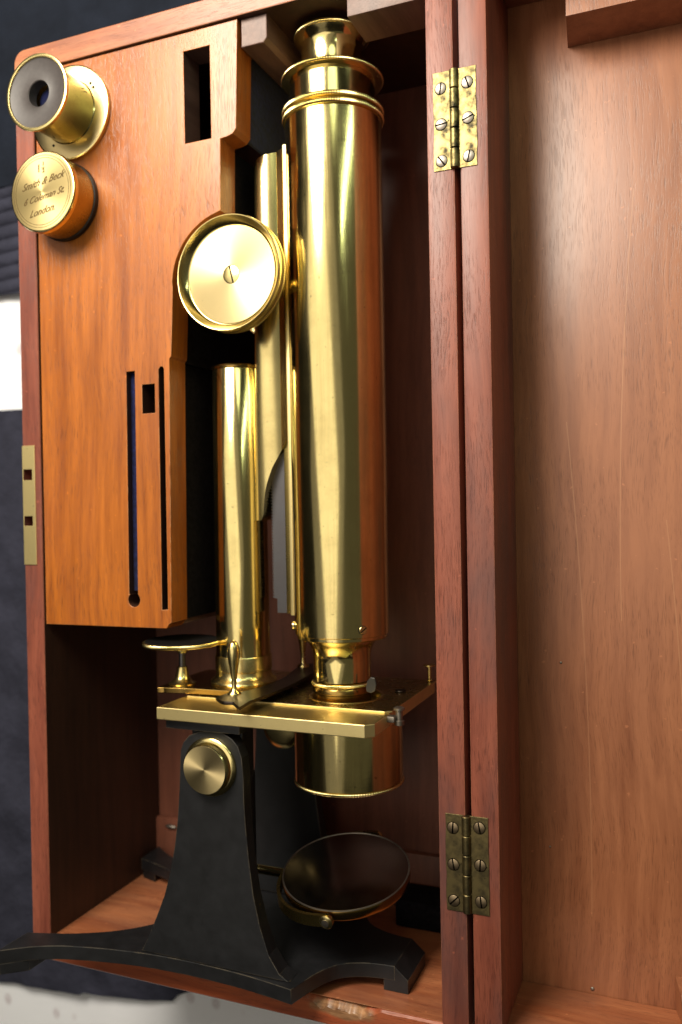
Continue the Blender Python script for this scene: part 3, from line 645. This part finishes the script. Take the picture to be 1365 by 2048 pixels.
lathe('eyepiece_top', [(15.6, 199.8), (15.2, 200.4), (4, 200.0), (1, 200.0)], (AX, 0, AZ), 'brassD', ep, n=96)
np_ = lathe('nosepiece', [(15.6, -56.9), (15.2, -58.0), (14.2, -59.4), (13.3, -61.2), (12.7, -63.4), (12.4, -66.2), (12.45, -66.4), (12.4, -74.8), (11.6, -75.2)], (AX-0.3, 0, AZ), 'brass', tube, n=128)
knurled('objective_ring', 13.4, -77.0, -75.4, (AX-0.3, 0, AZ), 'brassP', np_, teeth=130, amp=0.22, edge=0.4)
lathe('objective', [(12.3, -84.0), (12.4, -80.2), (12.9, -79.8), (12.9, -78.2), (12.2, -77.1)], (AX-0.3, 0, AZ), 'brassD', np_, n=96)
a = R(58); tpos = [(AX+13.2*math.cos(R(k)), AZ+13.2*math.sin(R(k))) for k in range(14, 34, 4)]
V = []; F = []
tl = [(-45.6, -75.8), (-45.0, -73.2), (-43.4, -71.6), (-41.6, -71.8), (-41.0, -74.4), (-41.6, -77.2), (-43.4, -78.2), (-45.4, -77.6)]
plate('lever_tab', [tl], 'XY', -17.6, -16.4, 'iron', np_, bev=0.25)
# --- cylinder under the stage
sub = lathe('substage_cylinder', [(23.3, ST-5.3), (23.3, -116.6), (22.8, -117.0)], (-57.6, 0, AZ), 'brass', mic, n=160)
knurled('substage_rim', 23.7, -118.4, -117.0, (-57.6, 0, AZ), 'brassP', sub, teeth=130, amp=0.4, edge=0.35)

# --- mirror in its gimbal, tilted
MC = Vector((-58.2, -155.9, -22.0)); RM = Matrix.Rotation(R(12), 3, 'X')
def tilt(V): return [tuple(MC+RM @ Vector(v)) for v in V]
v, f = lathed([(25.0, -4.4), (26.8, -4.2), (27.3, -3.4), (27.3, -0.5), (27.0, 0.1), (26.4, 0.2)], (0, 0, 0), 'Y', 128)
mirror = link('mirror_cell', tilt(v), f, 'brassD', mic, smooth=35)
v, f = lathed([(27.3, 0.15), (27.2, 0.5), (26.8, 0.55), (26.6, 0.3)], (0, 0, 0), 'Y', 128, caps=False)
link('mirror_bezel', tilt(v), f, 'screw', mirror, smooth=35)
v, f = lathed([(26.7, 0.2), (26.6, 0.32), (0.4, 0.32)], (0, 0, 0), 'Y', 96)
link('mirror_glass', tilt(v), f, 'mirror', mirror)
gp = [(-(29.6)*math.sin(R(t)), -2.4-5.0*math.sin(R(t))*0.9, 29.6*math.cos(R(t))) for t in range(-8, 189, 7)]
gimbal = bar('gimbal', tilt([(x, y, z) for x, y, z in gp]), 5.0, 1.3, 'brassP', mic, up=(0, 1, 0))
# the bar's width must stand upright along the mirror's axis
me = gimbal.data
V = []; F = []
for x, y, z in gp:
    r = math.hypot(x, z); ux, uz_ = x/r, z/r
    for dr, dy in ((-0.7, -2.5), (0.7, -2.5), (0.7, 2.5), (-0.7, 2.5)): V.append((x+ux*dr, y+dy, z+uz_*dr))
for i in range(len(gp)-1):
    for k in range(4): F.append([i*4+k, i*4+(k+1) % 4, (i+1)*4+(k+1) % 4, (i+1)*4+k])
F += [[0, 1, 2, 3], [len(V)-4+k for k in range(4)]]
D.objects.remove(gimbal); gimbal = link('gimbal', tilt(V), F, 'brassM', mic, smooth=30)
for s in (1, -1):
    v, f = lathed([(2.9, s*28.8), (2.9, s*30.4), (2.3, s*30.8)], (0, 0, 0), 'Z', 24)
    v = [(x+3.0, y-2.4, z) for x, y, z in v]; link('gimbal_end', tilt(v), f, 'brassP', gimbal)
    v, f = lathed([(1.6, s*30.6), (1.5, s*31.2), (0.3, s*31.3)], (0, 0, 0), 'Z', 20)
    v = [(x+3.0, y-2.4, z) for x, y, z in v]; link('pivot_screw', tilt(v), f, 'screw', gimbal)
lathe('mirror_arm', [(2.0, -108), (2.0, -89.5), (3.0, -88.5)], (0, -163.0, AZ+1), 'brassP', mic, axis='X', n=32)
lathe('tail_rod', [(4.0, -168), (4.0, -120)], (-108, 0, AZ), 'iron', mic, n=32)

# ================================================================ loose eyepiece standing on the panel
e = empty('eyepiece', (-177.5, 179.2, -1.5), 'brass flanged eyepiece with dark eyecup standing on the top left corner of the panel', 'eyepiece')
EC = (-177.5, 179.2, 0)
fl = lathe('flange', [(20.3, -1.45), (21.1, -1.2), (21.1, 0.5), (20.6, 0.75)], EC, 'brassR', e, axis='Z', n=128)
lathe('flange_face', [(20.5, 0.76), (20.3, 0.84), (13.0, 0.86)], EC, 'brassZ', e, axis='Z', n=128)
for ang in (32, 41, 236):
    lathe('peg_hole', [(0.65, 0.80), (0.6, 1.1), (0.1, 1.15)], (EC[0]+16.2*math.cos(R(ang)), EC[1]+16.2*math.sin(R(ang)), 0), 'black', fl, axis='Z', n=14)
lathe('barrel', [(14.3, 0.88), (13.9, 1.3), (13.8, 18.0), (14.4, 19.0), (15.4, 20.2)], EC, 'brassR', e, axis='Z', n=128, caps=False)
lathe('eyecup_rim', [(15.4, 20.2), (16.3, 20.5), (16.5, 21.2), (16.3, 21.8), (15.6, 22.0), (15.0, 21.9), (14.8, 21.3)], EC, 'brassP', e, axis='Z', n=128, caps=False)
lathe('eyecup', [(15.2, 21.4), (14.0, 20.9), (10.0, 20.3), (6.6, 20.15), (5.8, 20.4), (5.5, 20.1), (5.4, 15.5)], EC, 'ebonite', e, axis='Z', n=96, caps=False)
lathe('eye_lens', [(5.5, 13.2), (5.2, 13.9), (3.6, 14.8), (1.8, 15.3), (0.1, 15.4)], EC, 'lens', e, axis='Z', n=48, smooth=90)

# ================================================================ objective can with engraved lid
c = empty('objective_can', (-181.5, 139.6, -1.5), 'round brass objective can with engraved script lid standing just below the eyepiece', 'lens can')
CC = (-181.5, 139.6, 0)
lathe('can_base', [(17.2, -1.45), (17.5, -1.2), (17.5, 0.9), (17.1, 1.2)], CC, 'iron', c, axis='Z', n=96)
lathe('can_body', [(17.0, 1.25), (17.0, 11.6), (17.4, 11.9)], CC, 'brassM', c, axis='Z', n=128)
lid = lathe('lid', [(17.4, 11.9), (17.7, 12.3), (17.7, 14.2), (17.3, 14.8), (16.9, 14.9)], CC, 'brassR', c, axis='Z', n=128)
lathe('lid_face', [(16.85, 14.91), (16.0, 14.96), (0.3, 15.0)], CC, 'lid', lid, axis='Z', n=128)
for r in (15.7, 14.6):
    lathe('engraved_ring', [(r-0.10, 15.0), (r-0.10, 15.03), (r+0.10, 15.03), (r+0.10, 15.0)], CC, 'ink', lid, axis='Z', n=96, caps=False)
def text(s, x, y, size, shear=0.45, thin=-0.0):
    cu = D.curves.new('engraving', 'FONT'); cu.body = s; cu.size = size*K; cu.shear = shear; cu.align_x = 'CENTER'; cu.align_y = 'CENTER'
    cu.extrude = 0.05*K; cu.offset = thin*K; cu.space_character = 1.0; cu.materials.append(M['ink'])
    o = D.objects.new('engraving', cu); C.objects.link(o)
    bpy.context.view_layer.update()
    me = D.meshes.new_from_object(o.evaluated_get(bpy.context.evaluated_depsgraph_get())); D.objects.remove(o)
    o = D.objects.new('engraving', me); C.objects.link(o); o.parent = lid
    o.location = W(CC[0]+x, CC[1]+y, 15.05) - origin(lid); o.rotation_euler = (0, 0, R(8)); return o
text('1', -1.6, 10.0, 4.6, 0.15, 0.08); text('1', 1.0, 11.7, 2.6, 0.15, 0.07); text('2', 1.0, 8.9, 2.6, 0.15, 0.07)
box('engraving', CC[0]+0.0, CC[0]+2.0, CC[1]+10.15, CC[1]+10.35, 15.02, 15.06, 'ink', lid, 0)
text('Smith & Beck', 0.2, 4.2, 4.3, 0.7, 0.02); text('6 Coleman St.', 0.6, -2.4, 4.0, 0.7, 0.02); text('London.', -0.4, -8.6, 4.3, 0.7, 0.02)
